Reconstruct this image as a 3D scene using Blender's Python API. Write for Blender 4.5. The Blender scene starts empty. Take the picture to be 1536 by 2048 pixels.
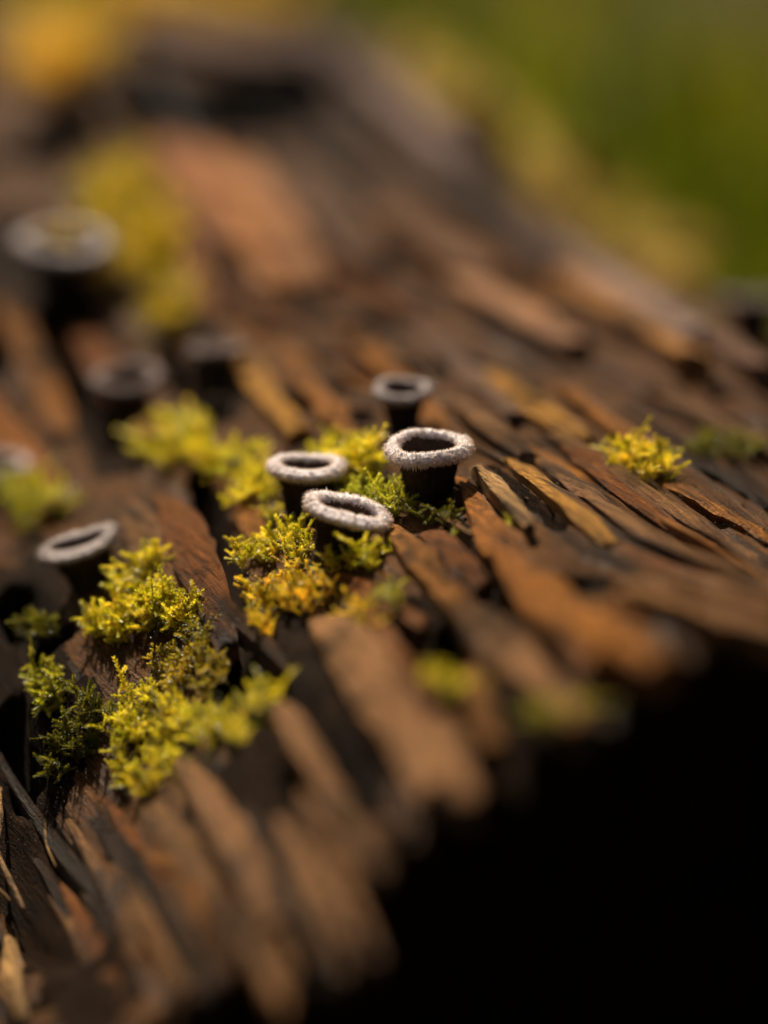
import bpy, math, random
import numpy as np
from mathutils import Vector, Matrix, Euler

# ---------------------------------------------------------------- camera, world, sun, exposure
S = bpy.context.scene
MM = 0.001                       # everything below is thought out in millimetres
TILT = math.radians(20.0)        # camera looks 20 degrees down on the log
DF = 250.0                       # distance lens -> focus plane (mm)
PXMM = 24.0                      # photograph pixels per millimetre in the focus plane
CAM = np.array((0.0, -DF*math.cos(TILT), DF*math.sin(TILT)))
FWD = np.array((0.0, math.cos(TILT), -math.sin(TILT)))
UP = np.array((0.0, math.sin(TILT), math.cos(TILT)))
RT = np.array((1.0, 0.0, 0.0))

cd = bpy.data.cameras.new('camera')
cam = bpy.data.objects.new('camera', cd)
S.collection.objects.link(cam)
cam.location = CAM*MM
cam.rotation_euler = (math.pi/2 - TILT, 0, 0)
cd.sensor_fit = 'VERTICAL'
cd.sensor_height = 24.0
cd.lens = 24.0*DF/(2048/PXMM)
cd.clip_start = 0.002
cd.clip_end = 200.0
cd.dof.use_dof = True
cd.dof.focus_distance = DF*MM
cd.dof.aperture_fstop = cd.lens/12.5
S.camera = cam

SUN_EL = math.radians(44.0)
SUN_AZ = math.radians(-15.0)     # measured from +Y (behind the log) towards +X
world = bpy.data.worlds.new('World'); S.world = world
world.use_nodes = True
wn = world.node_tree.nodes; wl = world.node_tree.links
sky = wn.new('ShaderNodeTexSky'); sky.sky_type = 'NISHITA'; sky.sun_disc = False
sky.sun_elevation = SUN_EL; sky.sun_rotation = SUN_AZ
sky.air_density = 1.0; sky.dust_density = 4.0; sky.ozone_density = 0.0
wl.new(sky.outputs[0], wn['Background'].inputs[0])
wn['Background'].inputs[1].default_value = 0.05
ld = bpy.data.lights.new('sun', 'SUN'); ld.energy = 5.0; ld.angle = math.radians(0.53); ld.color = (1.0, 0.90, 0.73)
sun = bpy.data.objects.new('sun', ld); S.collection.objects.link(sun)
sdir = Vector((math.sin(SUN_AZ)*math.cos(SUN_EL), math.cos(SUN_AZ)*math.cos(SUN_EL), math.sin(SUN_EL)))
sun.rotation_euler = sdir.to_track_quat('Z', 'Y').to_euler()
sun.location = sdir*2
S.view_settings.view_transform = 'Standard'; S.view_settings.look = 'None'
S.view_settings.gamma = 1.0; S.view_settings.use_curve_mapping = False
S.view_settings.exposure = 0.75
S.render.engine = 'CYCLES'
S.cycles.use_denoising = True
try: S.cycles.denoiser = 'OPENIMAGEDENOISE'
except Exception: pass
S.cycles.max_bounces = 6
S.cycles.sample_clamp_indirect = 4.0
S.cycles.caustics_reflective = False; S.cycles.caustics_refractive = False

rng = np.random.default_rng(11)
random.seed(11)
COL = S.collection

# ---------------------------------------------------------------- helpers
def link(name, verts, faces, mat, parent=None, color=None, smooth=True, sharp=None, origin=None):
    """verts in mm (world, or local to the parent); one mesh object"""
    v = np.asarray(verts, dtype=float)
    o0 = np.zeros(3) if origin is None else np.asarray(origin, float)
    me = bpy.data.meshes.new(name)
    me.from_pydata(((v-o0)*MM).tolist(), [], faces)
    if smooth:
        me.polygons.foreach_set('use_smooth', [True]*len(me.polygons))
        if sharp: me.set_sharp_from_angle(angle=math.radians(sharp))
    me.materials.append(mat); me.update()
    o = bpy.data.objects.new(name, me); COL.objects.link(o)
    o.location = o0*MM
    if parent is not None: o.parent = parent
    if color is not None: o.color = (*color, 1.0)
    return o

def empty(name, loc=(0, 0, 0), rot=None):
    o = bpy.data.objects.new(name, None); COL.objects.link(o)
    o.empty_display_size = 0.002
    o.location = np.asarray(loc)*MM
    if rot is not None: o.rotation_euler = rot
    return o

def tag(o, label=None, cat=None, group=None, kind=None):
    if label: o['label'] = label
    if cat: o['category'] = cat
    if group: o['group'] = group
    if kind: o['kind'] = kind
    return o

_tab = rng.random((256, 256))
def vnoise(x, y):
    x = np.asarray(x, float); y = np.asarray(y, float)
    xi = np.floor(x).astype(int); yi = np.floor(y).astype(int)
    fx = x-xi; fy = y-yi
    fx = fx*fx*(3-2*fx); fy = fy*fy*(3-2*fy)
    a = _tab[xi % 256, yi % 256]; b = _tab[(xi+1) % 256, yi % 256]
    c = _tab[xi % 256, (yi+1) % 256]; d = _tab[(xi+1) % 256, (yi+1) % 256]
    return (a*(1-fx)+b*fx)*(1-fy)+(c*(1-fx)+d*fx)*fy - 0.5

def tube(path, rad, n=6, flat=1.0):
    path = np.asarray(path, float); V = []; F = []
    rad = np.interp(np.linspace(0, 1, len(path)), np.linspace(0, 1, len(np.atleast_1d(rad))), np.atleast_1d(rad))
    for i, p in enumerate(path):
        t = path[min(i+1, len(path)-1)]-path[max(i-1, 0)]; t = t/np.linalg.norm(t)
        a = np.cross(t, (0.1, 0.9, .3)); a /= np.linalg.norm(a); b = np.cross(t, a)
        for k in range(n):
            th = 2*math.pi*k/n; V.append(p+rad[i]*(math.cos(th)*a+flat*math.sin(th)*b))
    for i in range(len(path)-1):
        for k in range(n):
            F.append((i*n+k, i*n+(k+1) % n, (i+1)*n+(k+1) % n, (i+1)*n+k))
    F.append(tuple(range(n-1, -1, -1))); F.append(tuple((len(path)-1)*n+k for k in range(n)))
    return np.array(V), F
def smooth_path(pts, n=16):
    p = np.asarray(pts, float); u = np.linspace(0, 1, len(p)); out = []
    for q in np.linspace(0, 1, n):
        f = q*(len(p)-1); i = min(int(f), len(p)-2); a = f-i
        p0 = p[max(i-1, 0)]; p1 = p[i]; p2 = p[i+1]; p3 = p[min(i+2, len(p)-1)]
        out.append(.5*((2*p1)+(-p0+p2)*a+(2*p0-5*p1+4*p2-p3)*a*a+(-p0+3*p1-3*p2+p3)*a**3))
    return np.array(out)
def ico(n=1):
    import bmesh
    b = bmesh.new(); bmesh.ops.create_icosphere(b, subdivisions=n, radius=1.0)
    v = np.array([x.co[:] for x in b.verts]); f = [tuple(y.index for y in x.verts) for x in b.faces]; b.free(); return v, f
ICO = ico(1)

def pt(px, py, d):
    return CAM + d*(FWD + (px-768)/PXMM/DF*RT + (1024-py)/PXMM/DF*UP)

# ---------------------------------------------------------------- log surface: smooth height field
CP = [  # photograph pixel + distance from the lens (mm), read from the blur
 # line of sharp focus
 (-450,2250,250),(-200,1950,250),(0,1720,250),(150,1520,250),(300,1330,250),(480,1170,249),(690,1095,246),(860,1015,250),
 (1000,965,252),(1250,965,251),(1500,1045,250),(1700,1130,250),(1950,1300,250),
 # front
 (300,2060,198),(150,1900,225),(30,1960,238),(520,1850,188),(720,1700,186),(900,1590,184),(1130,1440,184),(1300,1340,186),(1536,1270,190),
 (1750,1220,195),(1250,1200,200),(1450,1170,215),(1130,1150,224),(600,1400,215),(750,1300,215),(950,1250,214),(400,1600,220),(1000,1100,232),
 # just behind the focus
 (800,860,268),(170,1200,262),(100,1380,255),(350,1080,262),(430,970,270),(600,1000,260),(1290,930,259),(1450,900,268),(1100,860,270),
 # middle distance
 (0,1010,290),(80,990,286),(60,760,310),(260,810,296),(440,780,296),(130,600,322),(330,680,315),(600,760,288),(700,700,298),
 (950,760,290),(1150,740,298),(1330,760,292),(1480,720,298),(1000,640,315),(1250,650,325),(570,620,318),(800,580,335),
 # far
 (450,400,352),(330,330,372),(650,420,365),(850,360,395),(1000,480,375),(0,430,345),(-100,300,380),(60,300,392),(300,275,398),(520,255,405),
 (300,120,404),(100,190,410),(480,110,420),(650,130,445),(760,210,450),(900,320,450),(1050,440,435),(1200,560,400),(1350,640,360),(1500,700,330),
 (350,-10,520),(100,30,500),(600,20,520),(860,140,520),(1000,260,510),(1180,390,480),(1400,560,420),(1536,620,370),(1700,690,340),
 (-300,0,520),(-300,700,320),(-300,1300,275),
]
def spread(d): return DF+(d-DF)*(.84 if d < DF else 1.14)
CPW = np.array([pt(a, b, spread(c)) for a, b, c in CP])
extra = np.array([(330,-260,-70),(260,150,-70),(-150,60,-60),(200,430,-80),(-50,480,-60),(120,560,-110),(-220,300,-70)], float)*np.array((.6,1,1))
fall = np.array([pt(c[0], c[1], spread(c[2]))+np.array((24, 16, -48)) for c in [(860,100,520),(1000,220,510),(1180,350,490),(1400,510,430),(1560,590,375),(1720,670,345)]])
RW = np.vstack([CPW, extra, fall])
def _fit():
    n = len(RW); A = np.zeros((n+3, n+3))
    r = np.sqrt(((RW[:, None, :2]-RW[None, :, :2])**2).sum(-1)+4.0)
    A[:n, :n] = r + np.eye(n)*(-1.2)
    A[:n, n] = 1; A[:n, n+1:n+3] = RW[:, :2]/100
    A[n:, :n] = A[:n, n:].T
    b = np.zeros(n+3); b[:n] = RW[:, 2]
    return np.linalg.solve(A, b)
_w = _fit()
def hraw(x, y):
    x = np.asarray(x, float); y = np.asarray(y, float); out = np.zeros(x.shape)
    n = len(RW)
    for i in range(n):
        out += _w[i]*np.sqrt((x-RW[i, 0])**2+(y-RW[i, 1])**2+4.0)
    return out+_w[n]+_w[n+1]*x/100+_w[n+2]*y/100

GR = math.radians(23.0)                       # grain direction: away from the lens, 23 degrees to the left
GU = np.array((-math.sin(GR), math.cos(GR))); GV = np.array((math.cos(GR), math.sin(GR)))
def grain(x, y):
    return x*GU[0]+y*GU[1], x*GV[0]+y*GV[1]
T0, T1, S0, S1 = -150.0, 190.0, -150.0, 470.0
gt = np.r_[np.arange(T0, -60, 1.6), np.arange(-60, 60, .42), np.arange(60, T1+.1, 1.6)]      # across the grain
gs = np.r_[np.arange(S0, -95, 1.8), np.arange(-95, 60, .75), np.arange(60, S1+.1, 1.8)]     # along the grain
_t, _s = np.meshgrid(gt, gs, indexing='ij')
GX = _s*GU[0]+_t*GV[0]; GY = _s*GU[1]+_t*GV[1]
_t2 = _t + 1.2*vnoise(_s/30+11, _t/14) + .4*vnoise(_s/9+3, _t/6)
_cr = np.abs(vnoise(_s/70+5, _t2/4.5)); _cr2 = np.abs(vnoise(_s/40+25, _t2/2.0))
H = (hraw(GX, GY) + 1.5*vnoise(_s/38, _t2/6.0) + 0.8*vnoise(_s/30+40, _t2/2.2) + .40*vnoise(_s/18+60, _t2/.95)
     - 1.6*np.clip(1-_cr/.035, 0, 1) - .8*np.clip(1-_cr2/.04, 0, 1))
def h(x, y):
    s_, t_ = grain(np.asarray(x, float), np.asarray(y, float))
    fx = np.clip(np.interp(t_, gt, np.arange(len(gt))), 0, len(gt)-1.001); fy = np.clip(np.interp(s_, gs, np.arange(len(gs))), 0, len(gs)-1.001)
    i = fx.astype(int); j = fy.astype(int); a = fx-i; b = fy-j
    return (H[i, j]*(1-a)+H[i+1, j]*a)*(1-b)+(H[i, j+1]*(1-a)+H[i+1, j+1]*a)*b
def hn(x, y, e=1.5):
    n = np.array((-(h(x+e, y)-h(x-e, y))/(2*e), -(h(x, y+e)-h(x, y-e))/(2*e), 1.0))
    return n/np.linalg.norm(n)
_DS = np.arange(150.0, 740.0, 0.5)
def hit(px, py):
    """where the line of sight through a photograph pixel meets the log"""
    r = FWD + (px-768)/PXMM/DF*RT + (1024-py)/PXMM/DF*UP
    P = CAM + _DS[:, None]*r
    below = P[:, 2] < h(P[:, 0], P[:, 1])
    k = int(np.argmax(below)) if below.any() else len(_DS)-1
    p = P[k].copy(); p[2] = h(p[0], p[1])
    return p
def depth(p): return float(np.dot(np.asarray(p)-CAM, FWD))
def mmpx(p): return depth(p)/DF/PXMM

# ---------------------------------------------------------------- materials
def nodes(name):
    m = bpy.data.materials.new(name); m.use_nodes = True
    nt = m.node_tree; nt.nodes.clear()
    out = nt.nodes.new('ShaderNodeOutputMaterial')
    return m, nt, out
def N(nt, typ, **kw):
    n = nt.nodes.new('ShaderNode'+typ)
    for k, v in kw.items(): setattr(n, k, v)
    return n
def ramp(nt, src, stops):
    r = N(nt, 'ValToRGB'); e = r.color_ramp.elements
    while len(e) > 1: e.remove(e[-1])
    e[0].position = stops[0][0]; e[0].color = stops[0][1]
    for p, c in stops[1:]:
        k = e.new(p); k.color = c
    nt.links.new(src, r.inputs[0]); return r
def g(v): return (v, v, v, 1)

def wood_material(name, base=None, dark=(0.010, 0.006, 0.004), pale=(0.26, 0.15, 0.08), rough=(0.25, 0.45), spec=.06):
    m, nt, out = nodes(name); L = nt.links.new
    geo = N(nt, 'NewGeometry')
    rot = N(nt, 'VectorRotate', rotation_type='Z_AXIS'); rot.inputs['Angle'].default_value = -GR
    L(geo.outputs['Position'], rot.inputs['Vector'])
    def mapped(sx, sy, sz):
        mp = N(nt, 'Mapping'); mp.inputs['Scale'].default_value = (sx, sy, sz); L(rot.outputs[0], mp.inputs['Vector']); return mp.outputs[0]
    def noise(vec, sc, det=4, rgh=.6, off=None):
        n = N(nt, 'TexNoise'); n.inputs['Scale'].default_value = sc; n.inputs['Detail'].default_value = det; n.inputs['Roughness'].default_value = rgh
        L(vec, n.inputs['Vector']); return n.outputs[0]
    fibre = noise(mapped(3000, 140, 3000), 1, 5, .7)      # fine fibres
    streak = noise(mapped(420, 30, 420), 1, 4, .6)         # broad streaks
    blot = noise(mapped(110, 60, 110), 1, 4, .6)           # rot and wet patches
    grit = noise(mapped(3500, 2600, 3500), 1, 3, .7)
    if base is None:
        oi = N(nt, 'ObjectInfo'); basecol = oi.outputs['Color']
    else:
        rgb = N(nt, 'RGB'); rgb.outputs[0].default_value = (*base, 1); basecol = rgb.outputs[0]
    def mix(fac, a, b, typ='MIX'):
        x = N(nt, 'Mix', data_type='RGBA', blend_type=typ)
        if isinstance(fac, (int, float)): x.inputs[0].default_value = fac
        else: L(fac, x.inputs[0])
        for k, v in ((6, a), (7, b)):
            if isinstance(v, tuple): x.inputs[k].default_value = v
            else: L(v, x.inputs[k])
        return x.outputs[2]
    c = mix(1.0, basecol, ramp(nt, fibre, [(.32, g(.10)), (.45, g(.58)), (.56, g(.98)), (.70, g(1.75))]).outputs[0], 'MULTIPLY')
    c = mix(ramp(nt, streak, [(.34, g(.85)), (.46, g(0))]).outputs[0], c, (*dark, 1))
    c = mix(ramp(nt, blot, [(.36, g(.7)), (.46, g(0))]).outputs[0], c, (*dark, 1))
    c = mix(ramp(nt, streak, [(.62, g(0)), (.76, g(.5))]).outputs[0], c, (*pale, 1))
    p = N(nt, 'BsdfPrincipled'); L(c, p.inputs['Base Color'])
    rr = ramp(nt, blot, [(.35, g(rough[0])), (.65, g(rough[1]))]); L(rr.outputs[0], p.inputs['Roughness'])
    p.inputs['Specular IOR Level'].default_value = spec
    ad = N(nt, 'Math', operation='MULTIPLY_ADD'); L(fibre, ad.inputs[0]); ad.inputs[1].default_value = 1.0
    mg = N(nt, 'Math', operation='MULTIPLY'); L(grit, mg.inputs[0]); mg.inputs[1].default_value = .8; L(mg.outputs[0], ad.inputs[2])
    b = N(nt, 'Bump'); b.inputs['Distance'].default_value = .0008; b.inputs['Strength'].default_value = .8
    L(ad.outputs[0], b.inputs['Height']); L(b.outputs[0], p.inputs['Normal'])
    L(p.outputs[0], out.inputs[0])
    return m

M_wood = wood_material('wet_split_wood')
M_core = wood_material('rotten_wood_and_shade', base=(0.022, 0.011, 0.005), pale=(0.03, 0.016, 0.008), rough=(.6, .8), spec=.02)  # rotten inside of the gaps, also laid on elsewhere as painted shade
M_face = wood_material('weathered_face', base=(0.115, 0.046, 0.012))

def leaf_material(name, c1, c2, c3, trans=.5, scale=700, gloss=.25, spec=.35):
    m, nt, out = nodes(name); L = nt.links.new
    geo = N(nt, 'NewGeometry')
    n = N(nt, 'TexNoise'); n.inputs['Scale'].default_value = scale; n.inputs['Detail'].default_value = 3
    L(geo.outputs['Position'], n.inputs['Vector'])
    ad = N(nt, 'Math', operation='ADD'); L(n.outputs[0], ad.inputs[0])
    ri = N(nt, 'Math', operation='MULTIPLY_ADD'); L(geo.outputs['Random Per Island'], ri.inputs[0]); ri.inputs[1].default_value = .35; ri.inputs[2].default_value = -.17
    L(ri.outputs[0], ad.inputs[1])
    r = ramp(nt, ad.outputs[0], [(.3, (*c1, 1)), (.5, (*c2, 1)), (.72, (*c3, 1))])
    oi = N(nt, 'ObjectInfo')
    mu = N(nt, 'Mix', data_type='RGBA', blend_type='MULTIPLY'); mu.inputs[0].default_value = 1
    L(r.outputs[0], mu.inputs[6]); L(oi.outputs['Color'], mu.inputs[7])
    p = N(nt, 'BsdfPrincipled'); L(mu.outputs[2], p.inputs['Base Color']); p.inputs['Roughness'].default_value = gloss+.15
    p.inputs['Specular IOR Level'].default_value = spec
    t = N(nt, 'BsdfTranslucent'); L(mu.outputs[2], t.inputs['Color'])
    x = N(nt, 'MixShader'); x.inputs[0].default_value = trans
    L(p.outputs[0], x.inputs[1]); L(t.outputs[0], x.inputs[2]); L(x.outputs[0], out.inputs[0])
    return m
M_moss = leaf_material('moss_leaf', (0.16, 0.16, 0.004), (0.66, 0.60, 0.012), (0.90, 0.80, 0.10), .5, spec=.6, gloss=.15)
M_grass = leaf_material('grass_blade', (0.05, 0.08, 0.002), (0.12, 0.16, 0.003), (0.26, 0.20, 0.006), .5, scale=9, spec=.08)

def plain(name, col, rough=.6, spec=.4, bump=None, noise_scale=2000, var=.3):
    m, nt, out = nodes(name); L = nt.links.new
    tc = N(nt, 'TexCoord')
    n = N(nt, 'TexNoise'); n.inputs['Scale'].default_value = noise_scale; n.inputs['Detail'].default_value = 4
    L(tc.outputs['Object'], n.inputs['Vector'])
    r = ramp(nt, n.outputs[0], [(.3, (*[c*(1-var) for c in col], 1)), (.7, (*[min(1, c*(1+var)) for c in col], 1))])
    p = N(nt, 'BsdfPrincipled'); L(r.outputs[0], p.inputs['Base Color'])
    p.inputs['Roughness'].default_value = rough; p.inputs['Specular IOR Level'].default_value = spec
    if bump:
        b = N(nt, 'Bump'); b.inputs['Distance'].default_value = bump; b.inputs['Strength'].default_value = .9
        L(n.outputs[0], b.inputs['Height']); L(b.outputs[0], p.inputs['Normal'])
    L(p.outputs[0], out.inputs[0]); return m
M_rim = plain('fungus_felt', (0.70, 0.63, 0.62), .85, .15, .00012, 3200, .35)
M_shaded = plain('shaded_felt', (0.20, 0.145, 0.125), .9, .1, .00012, 3200, .35)  # rim felt with the shade of the dimmer cups put into its colour
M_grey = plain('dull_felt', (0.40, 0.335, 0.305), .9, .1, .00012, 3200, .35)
M_body = plain('fungus_wall', (0.040, 0.024, 0.014), .8, .2, .0002, 1500, .5)
M_hollow = plain('fungus_hollow', (0.070, 0.034, 0.018), .55, .3, .00008, 1800, .4)
M_drop = plain('glint_drop', (0.16, 0.15, 0.08), .09, .9, None, 10, .02)  # gloss for drops added to catch sun glints
M_stalk = plain('dry_stalk', (0.035, 0.012, 0.008), .4, .5, None, 500, .3)
M_soil = plain('forest_soil', (0.045, 0.034, 0.008), .95, .0, .004, 14, .6)

def fuzz_material(name, col, trans=.35):
    m, nt, out = nodes(name); L = nt.links.new
    d = N(nt, 'BsdfDiffuse'); d.inputs[0].default_value = (*col, 1)
    t = N(nt, 'BsdfTranslucent'); t.inputs[0].default_value = (col[0], col[1]*.86, col[2]*.62, 1)
    x = N(nt, 'MixShader'); x.inputs[0].default_value = trans
    L(d.outputs[0], x.inputs[1]); L(t.outputs[0], x.inputs[2]); L(x.outputs[0], out.inputs[0]); return m
M_fuzz = fuzz_material('fungus_hairs', (0.92, 0.85, 0.82), .45)
M_shadedfuzz = fuzz_material('fungus_shaded_hairs', (0.24, 0.18, 0.16), .3)  # rim hairs darkened to match, shade in the colour
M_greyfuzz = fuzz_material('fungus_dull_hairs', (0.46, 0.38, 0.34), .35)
M_shag = fuzz_material('fungus_dark_hairs', (0.07, 0.042, 0.022), .3)

# ---------------------------------------------------------------- ground and grass
GZ = -150.0
link('ground', [(-60000, -60000, GZ), (60000, -60000, GZ), (60000, 60000, GZ), (-60000, 60000, GZ)], [(0, 1, 2, 3)], M_soil)['kind'] = 'structure'
def grass():
    n = 42000
    y = 400+rng.random(n)**1.5*2600; x = (rng.random(n)-.42)*(900+y*1.1)
    dens = vnoise(x/210+3, y/260)+.4*vnoise(x/70+9, y/70)
    keep = dens > -.06; x = x[keep]; y = y[keep]; n = len(x)
    L = 30+rng.random(n)*55; a = rng.random(n)*6.283; lean = .2+rng.random(n)*.9
    w = .8+rng.random(n)*1.4
    dx, dy = np.cos(a), np.sin(a); V = np.zeros((n, 5, 3))
    base = np.stack([x, y, np.full(n, GZ)], 1); side = np.stack([-dy, dx, np.zeros(n)], 1)*w[:, None]
    mid = base+np.stack([dx*L*lean*.3, dy*L*lean*.3, L*.6], 1); tip = base+np.stack([dx*L*lean, dy*L*lean, L*.85], 1)
    V[:, 0] = base-side; V[:, 1] = base+side; V[:, 2] = mid+side*.8; V[:, 3] = mid-side*.8; V[:, 4] = tip
    i = np.arange(n)*5
    F = np.concatenate([np.stack([i, i+1, i+2, i+3], 1).tolist(), ]).tolist()+np.stack([i+3, i+2, i+4], 1).tolist()
    o = link('grass', V.reshape(-1, 3), F, M_grass, color=(1, 1, 1))
    tag(o, 'blurred green grass on the ground behind the log', 'grass', kind='stuff')
grass()

# ---------------------------------------------------------------- trees added out of view to block the low sky
M_tree = leaf_material('tree_leaf', (0.020, 0.035, 0.004), (0.045, 0.065, 0.006), (0.09, 0.10, 0.010), .35, scale=.7)
M_bark = plain('tree_bark', (0.06, 0.04, 0.028), .9, .1, .01, 6, .5)
def tree_meshes(seed):
    r = np.random.default_rng(seed); n = 2600
    z = 250+4300*r.random(n)**.9; rad = 1150*(1-(z/5200)**2.2)*np.sqrt(r.random(n))*(1+.3*np.sin(z/330+seed))
    a = r.random(n)*6.283; c = np.stack([rad*np.cos(a), rad*np.sin(a), z+r.normal(0, 60, n)], 1)
    d = r.normal(0, 1, (n, 3)); d /= np.linalg.norm(d, axis=1)[:, None]; e = np.cross(d, r.normal(0, 1, (n, 3))); e /= np.linalg.norm(e, axis=1)[:, None]
    L = (90+110*r.random(n))[:, None]
    V = np.stack([c-d*L, c+e*L*.55, c+d*L, c-e*L*.55], 1).reshape(-1, 3); i = np.arange(n)*4
    return V, np.stack([i, i+1, i+2, i+3], 1).tolist(), *tube(smooth_path([(0, 0, -40), (40, 20, 1200), (-30, 40, 2600), (10, 0, 4200)], 10), (110, 80, 50, 15), 8)
TM = [tree_meshes(3), tree_meshes(4)]
TREES = []
for i in range(18):
    a = 2*math.pi*(i+.3*random.random())/18; rr = 6400+900*random.random()
    loc = np.array((rr*math.sin(a), rr*math.cos(a), GZ))
    root = empty('sky_block_tree', loc, (0, 0, random.random()*6))
    tag(root, 'added evergreen tree out of view, one of a ring blocking the low sky', 'tree', 'added trees blocking the low sky')
    if i < 2:
        V, F, v2, f2 = TM[i]
        cr = link('crown', V, F, M_tree, smooth=False); tr = link('trunk', v2, f2, M_bark); TREES.append((cr, tr))
    else:
        cr, tr = (q.copy() for q in TREES[i % 2]); COL.objects.link(cr); COL.objects.link(tr)
    cr.parent = root; tr.parent = root
    k = random.uniform(.9, 1.15); root.scale = (k*1.15, k*1.15, k*.95)

# ---------------------------------------------------------------- the log
log = empty('rotten_log', (0, 60, GZ))
tag(log, 'wet rotten brown log of split wood strips carrying moss and cup fungi', 'log')
LOGO = np.array((0, 60, GZ))
def lchild(name, v, f, mat, color=None, smooth=True, sharp=None, parent=None, center=True):
    v = np.asarray(v, float); c = v.mean(0) if center else LOGO
    o = link(name, v, f, mat, color=color, smooth=smooth, sharp=sharp, origin=c)
    o.parent = log; o.location = (c-LOGO)*MM
    return o

EDGE = [hit(*p)[:2] for p in [(180,2140),(300,2060),(470,1900),(640,1760),(900,1610),(1130,1450),(1300,1345),(1420,1300),(1536,1285),(1760,1225)]]
EDGE = [EDGE[0]+np.array((-60., -22.))] + EDGE + [EDGE[-1]+np.array((80., -10.))]
EDGE = np.array(EDGE)
def edge_sd(x, y):
    """signed distance past the broken front end (positive = in front of it), nearest edge point, outward normal"""
    x = np.asarray(x, float); best = np.full(x.shape, 1e9); sd = np.zeros(x.shape); ex = np.zeros(x.shape); ey = np.zeros(x.shape)
    nx = np.zeros(x.shape); ny = np.zeros(x.shape)
    for a, b in zip(EDGE[:-1], EDGE[1:]):
        d = b-a; l = np.hypot(*d); d = d/l
        u = np.clip((x-a[0])*d[0]+(y-a[1])*d[1], 0, l)
        cx = a[0]+u*d[0]; cy = a[1]+u*d[1]; r = np.hypot(x-cx, y-cy)
        sg = (x-a[0])*d[1]-(y-a[1])*d[0]
        m = r < best
        best = np.where(m, r, best); sd = np.where(m, np.where(sg > 0, r, -r), sd); ex = np.where(m, cx, ex); ey = np.where(m, cy, ey)
        nx = np.where(m, d[1], nx); ny = np.where(m, -d[0], ny)
    return sd, ex, ey, nx, ny

GAPS = [  # places where the surface wood is gone and the dark inside shows (photograph pixels, widths in px)
 ([(770,1240),(860,1420),(1000,1560)], 120), ([(470,1260),(560,1420),(700,1600)], 95), ([(900,1060),(1010,1200),(1120,1340)], 46),
 ([(830,1080),(950,1230)], 26), ([(1140,1150),(1300,1165),(1420,1170),(1600,1180)], 62), ([(880,1300),(940,1400),(1010,1500)], 130), ([(640,1500),(700,1620)], 90), ([(-60,320),(150,245),(400,220),(560,222)], 170), ([(395,940),(440,1060),(485,1230)], 34),
 ([(985,925),(1050,985),(1120,1050)], 22), ([(560,640),(700,640),(830,600)], 80), ([(700,760),(850,720),(1000,740)], 60),
 ([(30,1190),(100,1270)], 90), ([(1400,890),(1520,890)], 50), ([(420,720),(420,820)], 80), ([(560,800),(720,830)], 50), ([(250,800),(230,880)], 60),
 ([(20,1420),(60,1600)], 60), ([(95,640),(150,760),(215,900)], 56), ([(0,620),(-10,760)], 40), ([(330,700),(390,800)], 40),
]
GAPL = []
for pts, w in GAPS:
    q = [hit(*p) for p in pts]
    GAPL.append((np.array([p[:2] for p in q]), w*mmpx(q[0])/2))
PADS = [hit(*p)[:2] for p in [(785,1200),(735,1250),(890,1385),(530,1270),(75,1265),(1420,905),(1490,905),(183,1165),(436,785),(262,825),(370,880),(690,935),(735,945),
        (1105,1450),(858,990),(614,1020),(676,1095),(806,845),(-8,985),(128,575),(230,1260),(100,1390)]]
def gap_amount(x, y, lines=None):
    """1 inside a gap, 0 outside, soft border"""
    x = np.asarray(x, float); out = np.zeros(x.shape)
    for pl, w in (GAPL if lines is None else lines):
        for a, b in zip(pl[:-1], pl[1:]):
            d = b-a; l = np.hypot(*d); d = d/l
            u = (x-a[0])*d[0]+(y-a[1])*d[1]; uu = np.clip(u, 0, l)
            r = np.hypot(x-a[0]-uu*d[0], y-a[1]-uu*d[1])
            out = np.maximum(out, np.clip(1.5-r/w, 0, 1))
    if lines is None:
        for p in PADS: out = out*np.clip(np.hypot(x-p[0], y-p[1])/2.6-.4, 0, 1)
    return out

DARK = [([(520,1290),(600,1430),(720,1600)], 240), ([(830,1250),(900,1380),(1020,1540)], 250), ([(1130,1165),(1300,1180),(1600,1190)], 100), ([(60,1700),(150,1850),(200,2040)], 160), ([(420,1560),(580,1800)], 160),  # rotted flank, plus shade of hollows and gaps painted onto the wood
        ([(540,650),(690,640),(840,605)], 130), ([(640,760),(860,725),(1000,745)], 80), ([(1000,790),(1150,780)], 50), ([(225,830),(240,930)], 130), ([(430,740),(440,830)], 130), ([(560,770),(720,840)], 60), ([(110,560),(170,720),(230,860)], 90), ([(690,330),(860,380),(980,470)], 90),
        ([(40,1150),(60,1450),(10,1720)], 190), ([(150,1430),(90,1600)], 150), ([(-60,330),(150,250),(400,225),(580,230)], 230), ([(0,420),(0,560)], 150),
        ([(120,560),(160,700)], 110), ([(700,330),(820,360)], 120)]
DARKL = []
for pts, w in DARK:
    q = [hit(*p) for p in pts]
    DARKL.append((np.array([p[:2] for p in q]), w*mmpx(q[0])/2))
def dark_amount(x, y): return gap_amount(x, y, DARKL)

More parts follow.
